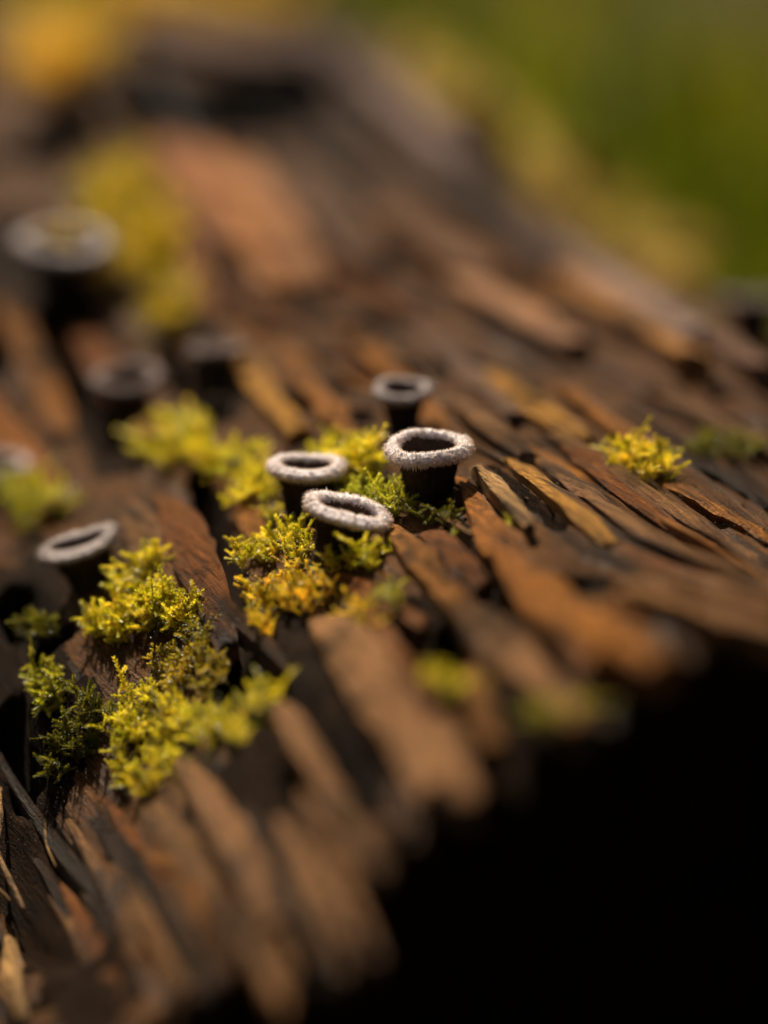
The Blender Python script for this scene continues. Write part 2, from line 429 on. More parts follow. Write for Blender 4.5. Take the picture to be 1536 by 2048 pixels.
def build_core():
    X = GX.copy(); Y = GY.copy()
    s, t = grain(X, Y)
    wob = .35*vnoise(s/14, t/2.0)+.25*vnoise(s/30, t/.8)
    ga = np.clip(gap_amount(X, Y)+wob, 0, 1)
    ga = np.clip((ga-.35)/.3, 0, 1)                                   # broken edges are steep
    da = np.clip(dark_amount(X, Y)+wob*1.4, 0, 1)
    Z = H-.45-4.6*ga+.5*ga*vnoise(s/5+70, t/1.3)
    sd, ex, ey, nx, ny = edge_sd(X, Y)
    sd = sd+4.0*vnoise(s/90, t/1.6)+2*vnoise(s/80, t/5)
    f = sd > 0
    he = h(ex, ey)-.8
    X = np.where(f, ex-nx*sd*.75+2.5*vnoise(GX/3, GY/3), X); Y = np.where(f, ey-ny*sd*.75+2.5*vnoise(GX/3+50, GY/3), Y); Z = np.where(f, he-sd*2.6, Z)
    # round the far sides down to the ground
    bx = np.minimum(_t-T0, T1-_t); by = S1-_s
    k = np.clip(1-np.minimum(bx, by)/70, 0, 1)
    Z = np.where(f, Z, Z*(1-k**2)+(GZ-4)*k**2)
    Z = np.maximum(Z, GZ-4)
    nxg, nyg = X.shape
    keep = sd < 75
    idx = np.arange(nxg*nyg).reshape(nxg, nyg)
    fc = np.stack([idx[:-1, :-1], idx[1:, :-1], idx[1:, 1:], idx[:-1, 1:]], -1)
    ok = keep[:-1, :-1] & keep[1:, :-1] & keep[1:, 1:] & keep[:-1, 1:]
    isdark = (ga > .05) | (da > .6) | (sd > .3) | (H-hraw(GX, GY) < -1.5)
    V = np.stack([X, Y, Z], -1).reshape(-1, 3)
    F = fc[ok]
    used = np.unique(F); mp = np.full(nxg*nyg, -1); mp[used] = np.arange(len(used))
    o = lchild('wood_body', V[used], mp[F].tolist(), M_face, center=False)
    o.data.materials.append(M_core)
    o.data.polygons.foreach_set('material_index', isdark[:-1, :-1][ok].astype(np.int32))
build_core()

def strip_mesh(cl, wid, thick, raise_, seed, nseg=10, nw=6, jag=1.0, taper=(0., 0.), tilt=0.0, follow=1.0, crown=.2, sink=(0., 0.)):
    """a split strip of wood: centre line cl (k x 2, mm), width(s), lying on the log surface"""
    cl = np.asarray(cl, float)
    seg = np.r_[0, np.cumsum(np.hypot(*(np.diff(cl, axis=0).T)))]; L = seg[-1]
    u = np.linspace(0, 1, nseg+1)
    xc = np.interp(u*L, seg, cl[:, 0]); yc = np.interp(u*L, seg, cl[:, 1])
    wid = np.interp(u, np.linspace(0, 1, len(np.atleast_1d(wid))), np.atleast_1d(wid))
    tx = np.gradient(xc); ty = np.gradient(yc); tl = np.hypot(tx, ty)+1e-9; tx /= tl; ty /= tl
    lx, ly = ty, -tx
    zc = h(xc, yc)
    zs = np.polyval(np.polyfit(u, zc, 2), u) if nseg > 4 else zc      # a stiff strip bridges small bumps
    zs = zs-sink[0]*np.clip(1-u*3, 0, 1)**2-sink[1]*np.clip((u-.667)*3, 0, 1)**2
    V = []
    r = np.random.default_rng(seed)
    w2 = wid/2*(1+.10*np.array([float(vnoise(seed*3.1+q*2.5, 7.3)) for q in u]))
    w2 = w2*(1-taper[0]*np.clip(1-u*3, 0, 1))*(1-taper[1]*np.clip((u-.667)*3, 0, 1))
    prof = np.linspace(-1, 1, nw)
    jit = r.random((2, nw))*jag
    e = np.maximum(wid.mean()*.4, .6)
    for i in range(nseg+1):
        sl = (h(xc[i]+lx[i]*e, yc[i]+ly[i]*e)-h(xc[i]-lx[i]*e, yc[i]-ly[i]*e))/(2*e)*.8*follow+tilt
        ring = []
        for j, q in enumerate(prof):
            off = q*w2[i]*(1+(.05*r.normal() if abs(q) > .9 else 0))
            sh = 0.0
            if i == 0: sh = jit[0, j]*wid.mean()*.5
            if i == nseg: sh = -jit[1, j]*wid.mean()*.5
            top = raise_+crown*(1-q*q)*min(1.0, w2[i]*.5)-.35*min(1, w2[i]*.4)*(abs(q) > .99) + .30*float(vnoise(seed*7+u[i]*L/11.0, q*2.2+seed))*min(1.5, w2[i])
            ring.append((xc[i]+lx[i]*off+tx[i]*sh, yc[i]+ly[i]*off+ty[i]*sh, zs[i]+off*sl+top))
        for q in (.96, -.96):
            off = q*w2[i]*.9
            ring.append((xc[i]+lx[i]*off, yc[i]+ly[i]*off, zs[i]+off*sl+raise_-thick))
        V.append(ring)
    k = nw+2
    V = np.array(V).reshape(-1, 3); F = []
    for i in range(nseg):
        for j in range(k):
            a = i*k+j; b = i*k+(j+1) % k
            F.append((a, b, b+k, a+k))
    F.append(tuple(range(k-1, -1, -1))); F.append(tuple(nseg*k+j for j in range(k)))
    return V, F

# the strips one can pick out in the photograph: pixel centre line, widths px, thickness, raise (mm), colour, ...
OR = (0.27, 0.098, 0.014); RD = (0.17, 0.055, 0.011); GB = (0.20, 0.092, 0.032); GO = (0.42, 0.19, 0.030); TN = (0.40, 0.22, 0.08); DK = (0.028, 0.012, 0.004); PU = (0.16, 0.085, 0.050)
FB = (0.30, 0.140, 0.055)
STRIPS = [
 ([(772,1055),(850,1150),(960,1285)], (58,64,54), 1.8, 1.0, (0.32, 0.125, 0.025)),
 ([(900,1195),(1040,1350),(1165,1490)], (50,78,74), 2.0, 1.1, FB),
 ([(850,1055),(905,1120),(968,1195)], (50,58,54), 1.6, .7, RD),
 ([(925,955),(985,1070),(1090,1210),(1215,1345)], (36,92,112,120), 2.0, .8, (0.30, 0.105, 0.016)),
 ([(945,940),(995,1000),(1060,1075)], (34,38,36), 1.4, 1.3, TN),
 ([(1005,910),(1100,990),(1225,1090)], (40,58,64), 1.4, .55, GO),
 ([(1050,890),(1190,1000),(1330,1090)], (40,60,70), 1.4, .25, GB),
 ([(1100,860),(1280,1000),(1430,1090)], (50,75,80), 1.4, .2, RD),
 ([(1200,920),(1360,1025),(1560,1130)], (36,50,60), 1.3, .15, GB),
 ([(1320,950),(1440,1025),(1640,1130)], (40,50,50), 1.3, .3, OR),
 ([(1090,860),(1200,930),(1290,985)], (50,60,50), 1.4, .5, GB),
 ([(640,1235),(755,1400),(880,1585)], (100,116,104), 2.2, 1.0, FB),
 ([(715,1195),(790,1300),(870,1420)], (36,44,36), 1.4, .7, RD),
 ([(850,1440),(905,1540),(945,1640)], (66,72,54), 1.8, .9, FB),
 ([(935,1290),(960,1380),(985,1470)], (46,60,50), 1.4, -.3, (0.20,0.08,0.018)),
 ([(545,1420),(610,1525),(690,1645)], (40,46,44), 1.6, .9, FB),
 ([(355,1530),(450,1680),(550,1840)], (40,52,52), 1.8, 1.1, FB),
 ([(330,985),(385,1110),(460,1310)], (84,92,60), 1.8, .6, RD),
 ([(255,1000),(300,1100),(360,1240)], (70,70,60), 1.6, .3, GB),
 ([(440,960),(490,1030),(530,1110)], (56,60,50), 1.6, .7, OR),
 ([(1230,1190),(1380,1235),(1580,1275)], (50,62,66), 2.0, 1.0, (0.44, 0.20, 0.07)),
 ([(1330,1160),(1450,1190),(1600,1225)], (40,50,50), 1.8, .7, FB),
 ([(1140,1240),(1230,1300),(1330,1365)], (80,100,90), 2.0, 1.2, (0.42, 0.15, 0.025)),
 ([(0,590),(60,720),(130,880)], (60,70,66), 2.4, .7, OR),
 ([(150,640),(220,760),(330,900)], (80,90,60), 2.4, .8, RD),
 ([(-40,760),(30,900),(110,1040)], (80,84,70), 2.4, .7, (0.30, 0.10, 0.014)),
 ([(560,720),(640,800),(720,900)], (50,60,60), 2.0, .8, OR),
 ([(480,700),(530,790),(600,880)], (56,60,60), 2.0, .7, GO),
 ([(690,660),(800,760),(900,860)], (60,66,66), 2.0, .8, OR),
 ([(820,640),(930,740),(1040,850)], (60,66,66), 2.0, .6, PU),
 ([(900,800),(980,860),(1060,920)], (70,70,60), 1.6, .7, GB),
 ([(960,740),(1080,830),(1180,890)], (80,80,70), 1.8, .8, GO),
 ([(1100,760),(1230,850),(1330,910)], (80,80,70), 1.8, .4, OR),
 ([(1300,790),(1420,850),(1560,930)], (70,80,80), 1.8, .8, GB),
 ([(1340,900),(1450,960),(1580,1040)], (60,60,60), 1.6, .2, DK),
 # broken plates further back
 ([(815,100),(890,190),(990,300)], (90,115,115), 5, 3.2, (0.66, 0.42, 0.10)),
 ([(960,270),(1080,370),(1190,455)], (100,115,115), 5, 3.2, (0.68, 0.45, 0.12)),
 ([(1160,430),(1280,510),(1420,580)], (100,105,95), 5, 3.2, (0.62, 0.40, 0.10)),
 ([(330,300),(400,400),(470,520)], (90,120,80), 5, 2.4, (0.40, 0.15, 0.05)),
 ([(400,320),(480,440),(560,590)], (90,120,110), 6, 2.8, (0.46, 0.18, 0.055)),
 ([(470,330),(550,450),(640,590)], (80,110,90), 6, 2.4, (0.44, 0.19, 0.075)),
 ([(330,420),(370,520),(430,640)], (70,80,60), 4, 1.6, (0.30, 0.11, 0.03)),
 ([(600,390),(680,470),(770,550)], (90,110,100), 5, 1.6, (0.17, 0.085, 0.045)),
 ([(760,440),(880,520),(1010,570)], (110,120,90), 6, 2.5, (0.27, 0.125, 0.055)),
 ([(900,580),(1040,650),(1170,720)], (100,110,100), 5, 2.2, (0.44, 0.21, 0.10)),
 ([(1120,560),(1270,660),(1400,760)], (90,110,100), 5, 2.4, (0.46, 0.20, 0.055)),
 ([(620,120),(780,230),(920,360)], (130,150,140), 8, 4.0, (0.38, 0.24, 0.205)),
 ([(840,320),(980,450),(1130,570)], (120,130,110), 8, 3.0, (0.10, 0.052, 0.035)),
 ([(1080,500),(1230,600),(1400,700)], (90,100,90), 6, 3.0, (0.40, 0.26, 0.21)),
 ([(260,80),(430,110),(640,170)], (110,110,110), 8, 4.0, (0.17, 0.09, 0.06)),
 ([(1330,620),(1440,700),(1570,790)], (70,80,80), 5, 2.4, (0.22, 0.115, 0.07)),
]
for q in range(30):                       # slender fibres of the torn front corner
    x = 60+q*20+random.uniform(-10, 10); y = 1610+random.uniform(-50, 130)-max(0, x-420)*.12
    l = random.uniform(200, 340); m = .56+random.uniform(-.05, .05)
    STRIPS.append(([(x, y), (x+l*.5*m, y+l*.5), (x+l*m, y+l)], (14, random.uniform(16, 36), 20), 1.4, random.uniform(-.3, .7), random.choice((GB, OR, GB, DK, RD, GB, FB, FB, (0.15, 0.07, 0.025)))))
k = 0
EXPL = []
for pts, wpx, th, ra, colr in STRIPS:
    q = [hit(*p) for p in pts]
    sc = [mmpx(p) for p in q]
    w = [a*b*.92 for a, b in zip(wpx, [np.interp(i, np.linspace(0, 1, len(sc)), sc) for i in np.linspace(0, 1, len(wpx))])]
    # smooth the centre line
    cl = np.array([p[:2] for p in q]); uu = np.linspace(0, 1, len(cl)); u2 = np.linspace(0, 1, 9)
    cl = np.stack([np.polyval(np.polyfit(uu, cl[:, 0], min(2, len(cl)-1)), u2), np.polyval(np.polyfit(uu, cl[:, 1], min(2, len(cl)-1)), u2)], 1)
    v, f = strip_mesh(cl, w, th, ra, 100+k, nseg=18, nw=9, jag=1.0, tilt=random.uniform(-.05, .05), taper=(.35, .22), sink=(.8, .9 if ra < .6 else .3) if ra < 1.9 else (.5, .9))
    lchild('wood_strip', v, f, M_wood, color=colr, sharp=38)
    EXPL.append((cl, np.mean(w)/2)); k += 1

# the rest of the split surface: strips side by side along the grain
def auto_strips():
    out = []
    t = -120.0
    PAL = [OR, RD, GB, GO, TN, PU, DK, DK]
    while t < 150:
        near = True
        w = random.uniform(.5, 1.7)
        s = -140.0+random.uniform(0, 20)
        while s < 440:
            ln = random.uniform(22, 80)
            c = GU*(s+ln/2)+GV*(t+w/2)
            sc = 1.0
            a = GU*s+GV*(t+w/2+random.uniform(-.5, .5)); b = GU*(s+ln)+GV*(t+w/2+random.uniform(-.5, .5))
            s += ln+random.uniform(.2, 2.5)
            m = (a+b)/2
            if not (T0+30 < t < T1-30 and s < S1-60): continue
            if float(edge_sd(np.array(b[0]), np.array(b[1]))[0]) > -2: continue
            if float(edge_sd(np.array(a[0]), np.array(a[1]))[0]) > 2.0:
                for _ in range(6):
                    if float(edge_sd(np.array(a[0]), np.array(a[1]))[0]) > 1.5: a = a+(b-a)*.25
            if max(float(gap_amount(np.array(q[0]), np.array(q[1]))) for q in (a, m, b, (a+m)/2, (b+m)/2)) > .5: continue
            if float(dark_amount(np.array(m[0]), np.array(m[1]))) > .5 and random.random() < .85: continue
            if random.random() < .42: continue
            P = np.array((m[0], m[1], float(h(m[0], m[1])))); dd = depth(P)
            px = 768+(np.dot(P-CAM, RT))/dd*DF*PXMM; py = 1024-np.dot(P-CAM, UP)/dd*DF*PXMM
            vis = -120 < px < 1660 and -60 < py < 2150
            out.append((a, b, w, dd, vis))
        t += w*random.uniform(1.0, 1.35)
    return out
AUTO = auto_strips()
AUTO.sort(key=lambda q: (not q[4], q[3]))
NPART = max(0, 300-len(STRIPS))
PAL = [OR, RD, GB, DK, DK, DK, DK, (0.11, 0.044, 0.012), (0.09, 0.034, 0.010), (0.12, 0.06, 0.03)]
SV, SF, nb = [], [], 0
for i, (a, b, w, dd, vis) in enumerate(AUTO):
    cl = np.array([a+(b-a)*q for q in (0, .33, .66, 1)])+np.r_[[(0, 0)], rng.normal(0, .25, (2, 2)), [(0, 0)]]
    det = vis and dd < 275
    v, f = strip_mesh(cl, w*1.02, 1.8, random.uniform(-.45, .35), 400+i, nseg=7 if det else 4, nw=5 if det else 4, jag=1.0, tilt=random.uniform(-.10, .10), taper=(.5, .6), sink=(random.choice((.2, .9)), .9))
    if i < NPART:
        lchild('wood_strip', v, f, M_wood, color=random.choice(PAL), sharp=40)
    else:
        SV.append(v); SF += [tuple(x+nb for x in q) for q in f]; nb += len(v)
o = lchild('wood_splinters', np.vstack(SV), SF, M_wood, color=(0.105, 0.042, 0.012), center=False, sharp=40)
o['kind'] = 'stuff'

# curled slivers peeling from the left flank
def onlog(px, py, up=0.0):
    p = hit(px, py); return p+hn(p[0], p[1])*up
for pts, r in (([(5,1580,.2),(14,1640,.8),(18,1710,1.2),(40,1770,1.0),(55,1830,.4)], (.25,.35,.4,.45,.3)),
               ([(-40,1790,.4),(-5,1788,1.4),(25,1800,1.8),(42,1815,1.2)], (.5,.45,.4,.25)),
               ([(30,1890,.4),(40,1940,1.0),(45,1990,1.0),(52,2050,.3)], (.7,.9,.95,.6)),
               ([(95,1660,.3),(105,1700,.7),(118,1740,.3)], (.15,.2,.12))):
    v, f = tube(smooth_path([onlog(*q) for q in pts]), r, 7, .55)
    lchild('curled_sliver', v, f, M_wood, color=TN, sharp=50)

# tiny beads added on the wood to make wet glints
def beads():
    V, F = [], []; nb = 0
    v0, f0 = ICO
    for k in range(1500):
        px = random.uniform(0, 1536)
        py = np.interp(px, [0, 300, 690, 1000, 1536], [1640, 1300, 1060, 960, 1030])+random.gauss(0, 75)
        if px < 900 and random.random() < .6: continue
        p = onlog(px, py, random.uniform(-.2, .12)); r = random.uniform(.03, .085)
        if float(gap_amount(np.array(p[0]), np.array(p[1]))) > .1: continue
        V.append(v0*r+p); F += [tuple(x+nb for x in f) for f in f0]; nb += len(v0)
    o = lchild('glint_beads', np.vstack(V), F, M_drop, center=False); o['kind'] = 'stuff'
beads()

# ---------------------------------------------------------------- cup fungi
def lathe(prof, n, fr=None):
    V = []; F = []
    for i, (r, z) in enumerate(prof):
        for k in range(n):
            th = 2*math.pi*k/n
            rr, zz, sy = (r, z, 1.0) if fr is None else fr(r, z, th)
            V.append((rr*math.cos(th), rr*math.sin(th)*sy, zz))
    for i in range(len(prof)-1):
        for k in range(n):
            F.append((i*n+k, i*n+(k+1) % n, (i+1)*n+(k+1) % n, (i+1)*n+k))
    return np.array(V), F
def hairs(P, D, L, R, droop=0.0):
    """three-sided tapered hairs"""
    P = np.asarray(P); D = np.asarray(D); n = len(P)
    D = D/np.linalg.norm(D, axis=1)[:, None]
    a = np.cross(D, np.array((.31, .52, .79))); a /= np.linalg.norm(a, axis=1)[:, None]; b = np.cross(D, a)
    V = np.zeros((n, 7, 3)); L = np.asarray(L)[:, None]; R = np.asarray(R)[:, None]
    for k in range(3):
        c, s = math.cos(k*2.094), math.sin(k*2.094)
        V[:, k] = P+R*(c*a+s*b)
        V[:, 3+k] = P+D*L*.6+R*.7*(c*a+s*b)-np.array((0, 0, 1))*droop*L*.3
    V[:, 6] = P+D*L-np.array((0, 0, 1))*droop*L
    i = np.arange(n)*7; F = []
    for k in range(3):
        j = (k+1) % 3
        F += np.stack([i+k, i+j, i+3+j, i+3+k], 1).tolist(); F += np.stack([i+3+k, i+3+j, i+6], 1).tolist()
    return V.reshape(-1, 3), F

def cup(px, py, R, Hh, label, roll=0, pitch=0, squash=1.0, pinch=0.0, det=1.0, seed=1, notch=None, dz=0.0, rimw=1.0, rim_tone=0):
    """px, py: where the foot stands; R: outer rim radius mm; Hh: height mm"""
    p = hit(px, py)
    root = empty('cup_fungus', p+np.array((0, 0, -.3+dz)), Euler((math.radians(pitch), math.radians(roll), 0)))
    tag(root, label, 'fungus', 'cup fungi growing on the log')
    r0 = np.random.default_rng(seed); ph = r0.random(6)*6.28
    q = R/3.54
    def wob(th): return 1+.035*math.sin(2*th+ph[0])+.022*math.sin(3*th+ph[1])+.012*math.sin(5*th+ph[2])
    def wz(th): return .10*math.sin(2*th+ph[3])+.06*math.sin(3*th+ph[4])
    def child(name, v, f, m, sharp=None):
        o = link(name, v, f, m, sharp=sharp); o.parent = root; return o
    n = int(120*det) if det > .5 else 48
    # wall
    prof = [(1.75,-1.6),(1.85,-.4),(1.92,.4),(2.02,1.0),(2.14,1.6),(2.28,2.2),(2.42,2.7),(2.56,3.15),(2.72,3.5)]
    hs = Hh/4.3
    def fw(r, z, th):
        m = r*q*wob(th)+.10*q*float(vnoise(th*7+seed, z*1.6))+.07*q*math.sin(th*23+z*.8)*.5
        return m, (z*hs+wz(th)*max(0, z)/3.5), 1.0
    v, f = lathe(prof, n, fw); child('wall', v, f, M_body)
    # hollow
    def fi(r, z, th):
        sy = squash if r > 0 else 1
        m = r*q*wob(th)*(1-pinch*abs(math.sin(th))**1.5)
        return m*(1+.012*math.sin(th*31)), (z*hs+wz(th)), sy
    hp = [(0.01,1.0),(.8,1.05),(1.45,1.4),(1.85,2.0),(2.05,2.7),(2.2,3.3),(2.32,3.75),(2.40,3.92)]
    v, f = lathe(hp, n, fi); child('hollow', v, f, M_hollow)
    # felt rim
    m = 22 if det > .5 else 12
    rp = []
    for k in range(m+1):
        a = math.pi*(1.06-1.85*k/m)
        cr, cz, ar, az = 2.98, 3.82, .62*rimw, .42
        rp.append((cr+ar*math.cos(a), cz+az*math.sin(a)-(.10 if math.cos(a) > .3 else 0)))
    def fr(r, z, th):
        e = np.clip((3.55-r)/1.2, 0, 1)                       # 1 at the inner edge, 0 at the outer one
        sy = squash*e+(1-e)*(.55+.45*squash)
        rr = r*q*wob(th)*(1-e*pinch*abs(math.sin(th))**1.5)
        g1 = float(vnoise(th*11+seed, r*5+z*5))*.24+float(vnoise(th*31+seed*2, r*13+z*9))*.17
        zz = z*hs+wz(th)
        if notch:
            dth = (th-notch+math.pi) % (2*math.pi)-math.pi
            kx = math.exp(-(dth/.09)**2); rr -= kx*.35*(1-e); zz -= kx*.22
        return rr+g1*q*.8, zz+g1*.6, sy
    v, f = lathe(rp, n+int(40*det), fr); rim = child('rim', v, f, (M_rim, M_shaded, M_grey)[rim_tone])
    # hairs on rim
    nn = n+int(40*det); NV = v.reshape(m+1, nn, 3)
    nh = int(5200*det) if det > .5 else 700
    ii = r0.integers(1, m, nh); kk = r0.integers(0, nn, nh)
    dv = NV[np.clip(ii+1, 0, m), kk]-NV[ii-1, kk]; dk = NV[ii, (kk+1) % nn]-NV[ii, kk-1]
    nr = np.cross(dk, dv); nr /= np.linalg.norm(nr, axis=1)[:, None]+1e-9
    cen = np.zeros((nh, 3)); ang = 2*math.pi*kk/nn
    cen[:, 0] = 2.98*q*np.cos(ang); cen[:, 1] = 2.98*q*np.sin(ang); cen[:, 2] = 3.8*hs
    nr *= np.sign((nr*(NV[ii, kk]-cen)).sum(1))[:, None]
    D = nr+r0.normal(0, .38, (nh, 3))
    outw = np.clip((np.hypot(NV[ii, kk][:, 0], NV[ii, kk][:, 1])/q-2.8)/.7, 0, 1)
    Lh = (.08+.16*r0.random(nh)+.30*outw*r0.random(nh)**2)*q
    P = NV[ii, kk]+r0.normal(0, .03, (nh, 3))
    v2, f2 = hairs(P, D, Lh, np.full(nh, .022 if det > .5 else .05)*q, .25)
    fz = link('rim_fuzz', v2, f2, (M_fuzz, M_shadedfuzz, M_greyfuzz)[rim_tone]); fz.parent = rim; fz['kind'] = 'stuff'
    # shaggy hairs on the wall
    nh = int(1500*det) if det > .5 else 250
    th = r0.random(nh)*6.283; z = r0.random(nh)*3.4
    rr = np.interp(z, [p_[1] for p_ in prof], [p_[0] for p_ in prof])*q*.99
    P = np.stack([rr*np.cos(th), rr*np.sin(th), z*hs], 1)
    D = np.stack([np.cos(th)*.55, np.sin(th)*.55, np.full(nh, -.8)], 1)+r0.normal(0, .25, (nh, 3))
    v3, f3 = hairs(P, D, (.2+.3*r0.random(nh))*q, np.full(nh, .03)*q)
    o = child('wall_hairs', v3, f3, M_shag); o['kind'] = 'stuff'
    return root

cup(858, 986, 3.54, 5.0, 'tall dark cup fungus with round pale fuzzy rim beside golden wood strips', pitch=2, roll=-1, det=1.0, seed=3)
cup(614, 1016, 3.42, 4.5, 'level pale rimmed cup fungus with yellow moss tufts at both sides', pitch=-2, roll=1, det=1.0, seed=5, squash=.88, pinch=.12)
cup(676, 1090, 3.50, 4.0, 'tilted cup fungus with pinched opening and a notch in its pale rim', pitch=4, roll=14, det=1.0, seed=8, squash=.72, pinch=.30, notch=5.0)
cup(183, 1152, 3.75, 3.9, 'cup fungus with slit opening leaning over the bright mossy patch', pitch=3, roll=-17, det=.8, rim_tone=2, seed=13, squash=.62, pinch=.2)
cup(806, 838, 2.80, 3.6, 'small grey ringed cup fungus on bare wood behind the tallest cup', pitch=3, det=.7, rim_tone=2, seed=17)
cup(128, 566, 5.5, 5.8, 'large blurred pale cup fungus beside the far yellow moss', pitch=7, roll=4, det=.4, rim_tone=2, seed=21, squash=.9)
cup(262, 818, 3.8, 4.2, 'blurred shade-darkened cup fungus between two dark wood gaps', pitch=5, roll=-4, det=.4, rim_tone=1, seed=23)
cup(436, 775, 3.0, 4.6, 'blurred dark cup fungus standing behind the yellow moss row', pitch=-11, det=.4, rim_tone=1, seed=27)
cup(-8, 985, 3.6, 3.4, 'half visible cup fungus above the dim green moss tuft', pitch=2, det=.4, rim_tone=2, seed=31)
cup(1505, 672, 4.0, 5.0, 'blurred dark cup fungus at the log shoulder under the yellow moss edge', pitch=-12, det=.4, rim_tone=1, seed=33)

# ---------------------------------------------------------------- moss
def shoot_mesh(seed, branches, nleaf, wide=1.0):
    """a moss shoot about 4 mm tall: thin stem, pointed leaves all round, star of leaves at the tip"""
    r = np.random.default_rng(seed); V = []; F = []
    def leaf(p, d, L, w):
        d = d/np.linalg.norm(d); s = np.cross(d, (0.2, .1, 1)); s /= np.linalg.norm(s)+1e-9; u = np.cross(s, d)
        b = len(V)
        V.extend([p, p+d*L*.4+s*w+u*w*.5, p+d*L+u*L*.12*r.normal(), p+d*L*.4-s*w+u*w*.5, p+d*L*.45])
        F.extend([(b, b+1, b+4), (b+4, b+1, b+2), (b, b+4, b+3), (b+4, b+2, b+3)])
    def axis(path, n, L0):
        v, f = tube(path, (.10, .05), 3); b = len(V); V.extend(list(v)); F.extend([tuple(x+b for x in q) for q in f])
        for k in range(n):
            u = .08+.92*k/n; i = u*(len(path)-1); a = int(i); p = path[a]+(path[min(a+1, len(path)-1)]-path[a])*(i-a)
            t = path[min(a+1, len(path)-1)]-path[max(a-1, 0)]; t = t/np.linalg.norm(t)
            x = np.cross(t, (.3, .8, .5)); x /= np.linalg.norm(x); y = np.cross(t, x)
            th = k*2.399+r.normal()*.3; spread = .95-.35*u
            d = t*(1-spread*.6)+(x*math.cos(th)+y*math.sin(th))*spread+r.normal(0, .12, 3)
            leaf(p, d, L0*(.75+.5*r.random())*(1.05-.3*u), .10*L0*wide)
        t = path[-1]-path[-2]; t = t/np.linalg.norm(t); x = np.cross(t, (.3, .8, .5)); x /= np.linalg.norm(x); y = np.cross(t, x)
        for k in range(6):
            th = k*1.047+r.random(); leaf(path[-1], t*.9+(x*math.cos(th)+y*math.sin(th))*.55, L0*.85, .10*L0*wide)
    bend = r.normal(0, .5, 2)
    main = smooth_path([(0, 0, -.6), (bend[0]*.4, bend[1]*.4, 1.2), (bend[0]*1.3, bend[1]*1.3, 2.1), (bend[0]*2.6, bend[1]*2.6, 2.9)], 8)
    axis(main, nleaf, .58)
    for k in range(branches):
        i = 1+k % 6; p = main[i]; th = k*2.4+r.random(); d = np.array((math.cos(th), math.sin(th), .55))*(1.5-.12*k)
        axis(smooth_path([p, p+d*.5, p+d*1.0+np.array((0, 0, .15))], 5), int(nleaf*.5), .46)
    me = bpy.data.meshes.new('moss_shoot')
    me.from_pydata((np.array(V)*MM).tolist(), [], F); me.materials.append(M_moss); me.update()
    return me
SHOOTS = [shoot_mesh(50+i, (0, 3, 4, 6, 0, 5)[i], (96, 84, 76, 76, 110, 72)[i], (1, 1.1, 1, 1.2, .9, 1.1)[i]) for i in range(6)]
def clump(label, areas, n, scale=1.0, tint=(1, 1, 1), drops=0, lean=.5, cat='moss', var=.25, up=0.0):
    """areas: list of (px, py, rx, ry) ellipses in which the shoots stand"""
    pts = []; tot = sum(a[2]*a[3] for a in areas)
    for (cx, cy, rx, ry) in areas:
        for _ in range(max(1, round(1.6*n*rx*ry/tot))):
            a = random.random()*6.283; r = math.sqrt(random.random())
            pts.append(onlog(cx+rx*r*math.cos(a), cy+ry*r*math.sin(a), -.25+up*random.random()))
    c = np.mean(pts, 0)
    root = empty('moss_clump', c); tag(root, label, cat, 'moss growing on the log')
    tips = []
    for p in pts:
        o = bpy.data.objects.new('shoot', random.choice(SHOOTS)); COL.objects.link(o); o.parent = root
        o.location = (p-c)*MM
        nrm = hn(p[0], p[1], 3)
        d = Vector(nrm*.6+np.array((0, 0, .5))+np.array((random.gauss(0, lean), random.gauss(0, lean), random.gauss(0, .1))))
        qd = d.to_track_quat('Z', 'Y') @ Euler((0, 0, random.random()*6.28)).to_quaternion()
        o.rotation_euler = qd.to_euler()
        s = scale*random.uniform(.5, 1.25)*.78; o.scale = (s*1.1, s*1.1, s)
        v = 1+random.uniform(-var, var); o.color = (tint[0]*v, tint[1]*v*random.uniform(.94, 1.06), tint[2]*v, 1)
        tips.append(p+np.array(d.normalized())*s*random.uniform(1.5, 3.6)+np.random.default_rng(len(tips)).normal(0, .3, 3))
    if drops:  # drops added to stand in for glints on the leaf tips
        V, F = [], []; nb = 0
        for k in range(drops*2):
            q = tips[k % len(tips)]+np.array([random.gauss(0, .35) for _ in range(3)]); r = random.uniform(.06, .14)
            V.append(ICO[0]*r+q); F += [tuple(x+nb for x in f) for f in ICO[1]]; nb += len(ICO[0])
        o = link('glint_drops', np.vstack(V), F, M_drop, origin=c); o.parent = root; o.location = (0, 0, 0); o['kind'] = 'stuff'
    return root

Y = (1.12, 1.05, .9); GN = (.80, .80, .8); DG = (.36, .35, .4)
clump('yellow moss tuft at the left foot of the level cup fungus', [(515,975,36,45),(490,1005,25,20)], 26, 1.0, Y, 10)
clump('yellow moss tuft behind the level cup fungus, below the ringed cup', [(690,930,50,30),(735,945,18,25)], 30, 1.1, Y, 12)
clump('sharp green moss shoots between the level cup and the tall cup', [(712,1005,26,16),(755,1010,20,18)], 16, .8, (.95,1,.9), 4, lean=.35)
clump('green moss at the left foot of the tall dark cup fungus', [(795,1005,24,26),(780,1030,20,12)], 18, .8, GN, 3)
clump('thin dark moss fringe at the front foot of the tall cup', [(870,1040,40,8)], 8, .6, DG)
clump('tiny bright moss star on wood left of the tilted cup', [(535,1040,16,7)], 5, .6, Y, 0, lean=.6)
clump('yellow moss heap on the wood left of the tilted cup', [(590,1095,25,34),(530,1105,38,20),(485,1115,12,18)], 34, .85, Y, 16)
clump('granular golden moss below the heap at the tilted cup', [(580,1190,85,38),(530,1270,16,34)], 50, .75, (1.2,.95,.8), 60)
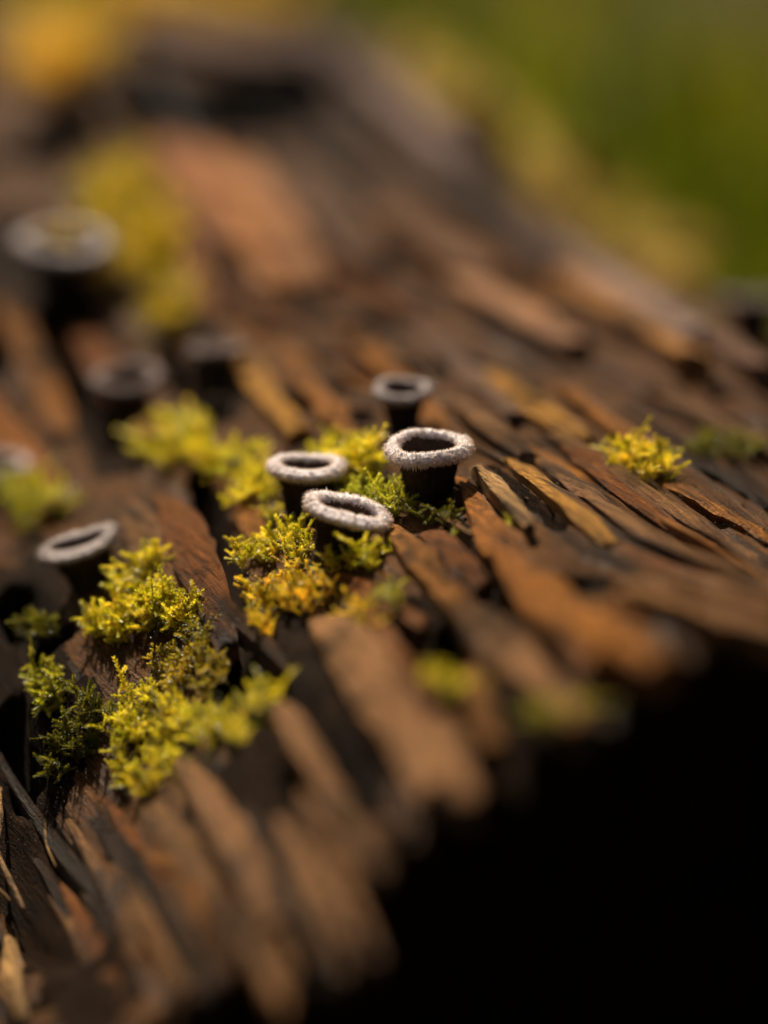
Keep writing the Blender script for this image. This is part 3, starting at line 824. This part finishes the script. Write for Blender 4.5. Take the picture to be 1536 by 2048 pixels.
clump('forked green moss below the foot of the tilted cup', [(680,1140,36,12),(740,1125,24,14)], 12, .8, Y, 5)
clump('small green moss ball in the gap beside the reddish strip', [(785,1200,22,20)], 8, .8, GN, 5)
clump('golden moss bits along the edge of the wide grey strip', [(735,1250,26,30),(700,1215,12,10)], 12, .65, (1.2,.95,.8), 12)
clump('single moss tuft in the dark gap between two long strips', [(890,1385,14,12)], 4, .8, Y, 3)
clump('faded moss tip on the broken end of the long grey strip', [(1105,1450,26,16)], 7, .8, (.8,.75,.7), 3)
clump('bright peaked moss patch below the leaning slit cup', [(300,1140,22,30),(290,1215,52,45),(220,1265,55,25),(350,1235,40,28)], 95, .95, (1.15,1.08,.9), 20)
clump('dotted olive moss beside the reddish plank, dark stalks standing in it', [(395,1270,40,45),(400,1345,50,45),(340,1340,30,40)], 70, .62, (.75,.62,.6), 90)
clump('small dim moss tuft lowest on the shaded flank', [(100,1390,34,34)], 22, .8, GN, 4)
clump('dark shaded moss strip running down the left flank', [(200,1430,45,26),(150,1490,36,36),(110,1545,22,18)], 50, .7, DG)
clump('wide golden moss patch spreading over the front splinters', [(300,1440,80,48),(420,1455,90,42),(530,1410,50,20),(330,1520,40,32),(250,1480,36,36)], 110, .75, Y, 130)
clump('hooked tail of golden moss hanging below the wide patch', [(235,1545,18,32),(270,1590,26,12),(300,1570,16,14)], 16, .7, Y, 26)
clump('blurred bright moss row left of the level cup', [(370,870,44,22),(350,915,70,22),(440,930,50,22)], 44, 1.1, Y, 10)
clump('yellow moss tuft alone on the bare wood, right of the tall cup', [(1275,925,58,20),(1315,945,34,16)], 52, .72, (1.2,1.05,.8), 10)
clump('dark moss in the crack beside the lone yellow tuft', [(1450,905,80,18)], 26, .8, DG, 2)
clump('dim green moss tuft below the half visible cup', [(75,1020,50,36)], 26, 1.2, GN, 4)
clump('far yellow moss streak beside the large pale cup', [(240,420,90,60),(270,520,80,60),(340,640,40,40)], 95, 1.7, (1.05,.88,.8), 10)
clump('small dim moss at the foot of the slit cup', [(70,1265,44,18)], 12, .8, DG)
SH = (1.15, .98, 4.0)
clump('upper stretch of yellow moss on the far log shoulder, beside the purple brown ridge', [(840,110,40,50),(900,190,50,55)], 105, 1.6, SH, 0)
clump('middle stretch of yellow moss on the far log shoulder, against the green grass', [(1000,290,60,55),(1100,370,65,50)], 105, 1.6, SH, 0)
clump('lower stretch of yellow moss on the far log shoulder, above the shaded cup', [(1210,450,65,45),(1350,540,75,40)], 105, 1.6, SH, 0)
clump('yellow moss cushion on the far end of the log', [(350,20,170,30),(110,120,90,60),(550,10,60,25)], 150, 2.6, (1.15,.88,1.2), 0)
clump('tiny green moss bits in the crack by the reddish strip', [(905,1085,10,6),(880,1120,8,6),(1010,1060,10,8)], 6, .45, GN, 2)

# two dark stalks standing in the moss
for k, (a, b) in enumerate((((300,1350), (318,1245)), ((298,1352), (309,1262)))):
    p = onlog(*a, -.3); d = depth(p)
    q = pt(b[0], b[1], d-.3)
    mid = (p+q)/2+np.array((.12 if k else -.1, 0, .1))
    v, f = tube(smooth_path([p, mid, q], 9), (.10, .09, .05), 6)
    o = link('dry_stalk', v, f, M_stalk, origin=p)
    tag(o, ('longer' if k == 0 else 'shorter')+' thin dark stalk of a pair upright in olive moss', 'stalk', 'dry stalks in the moss')
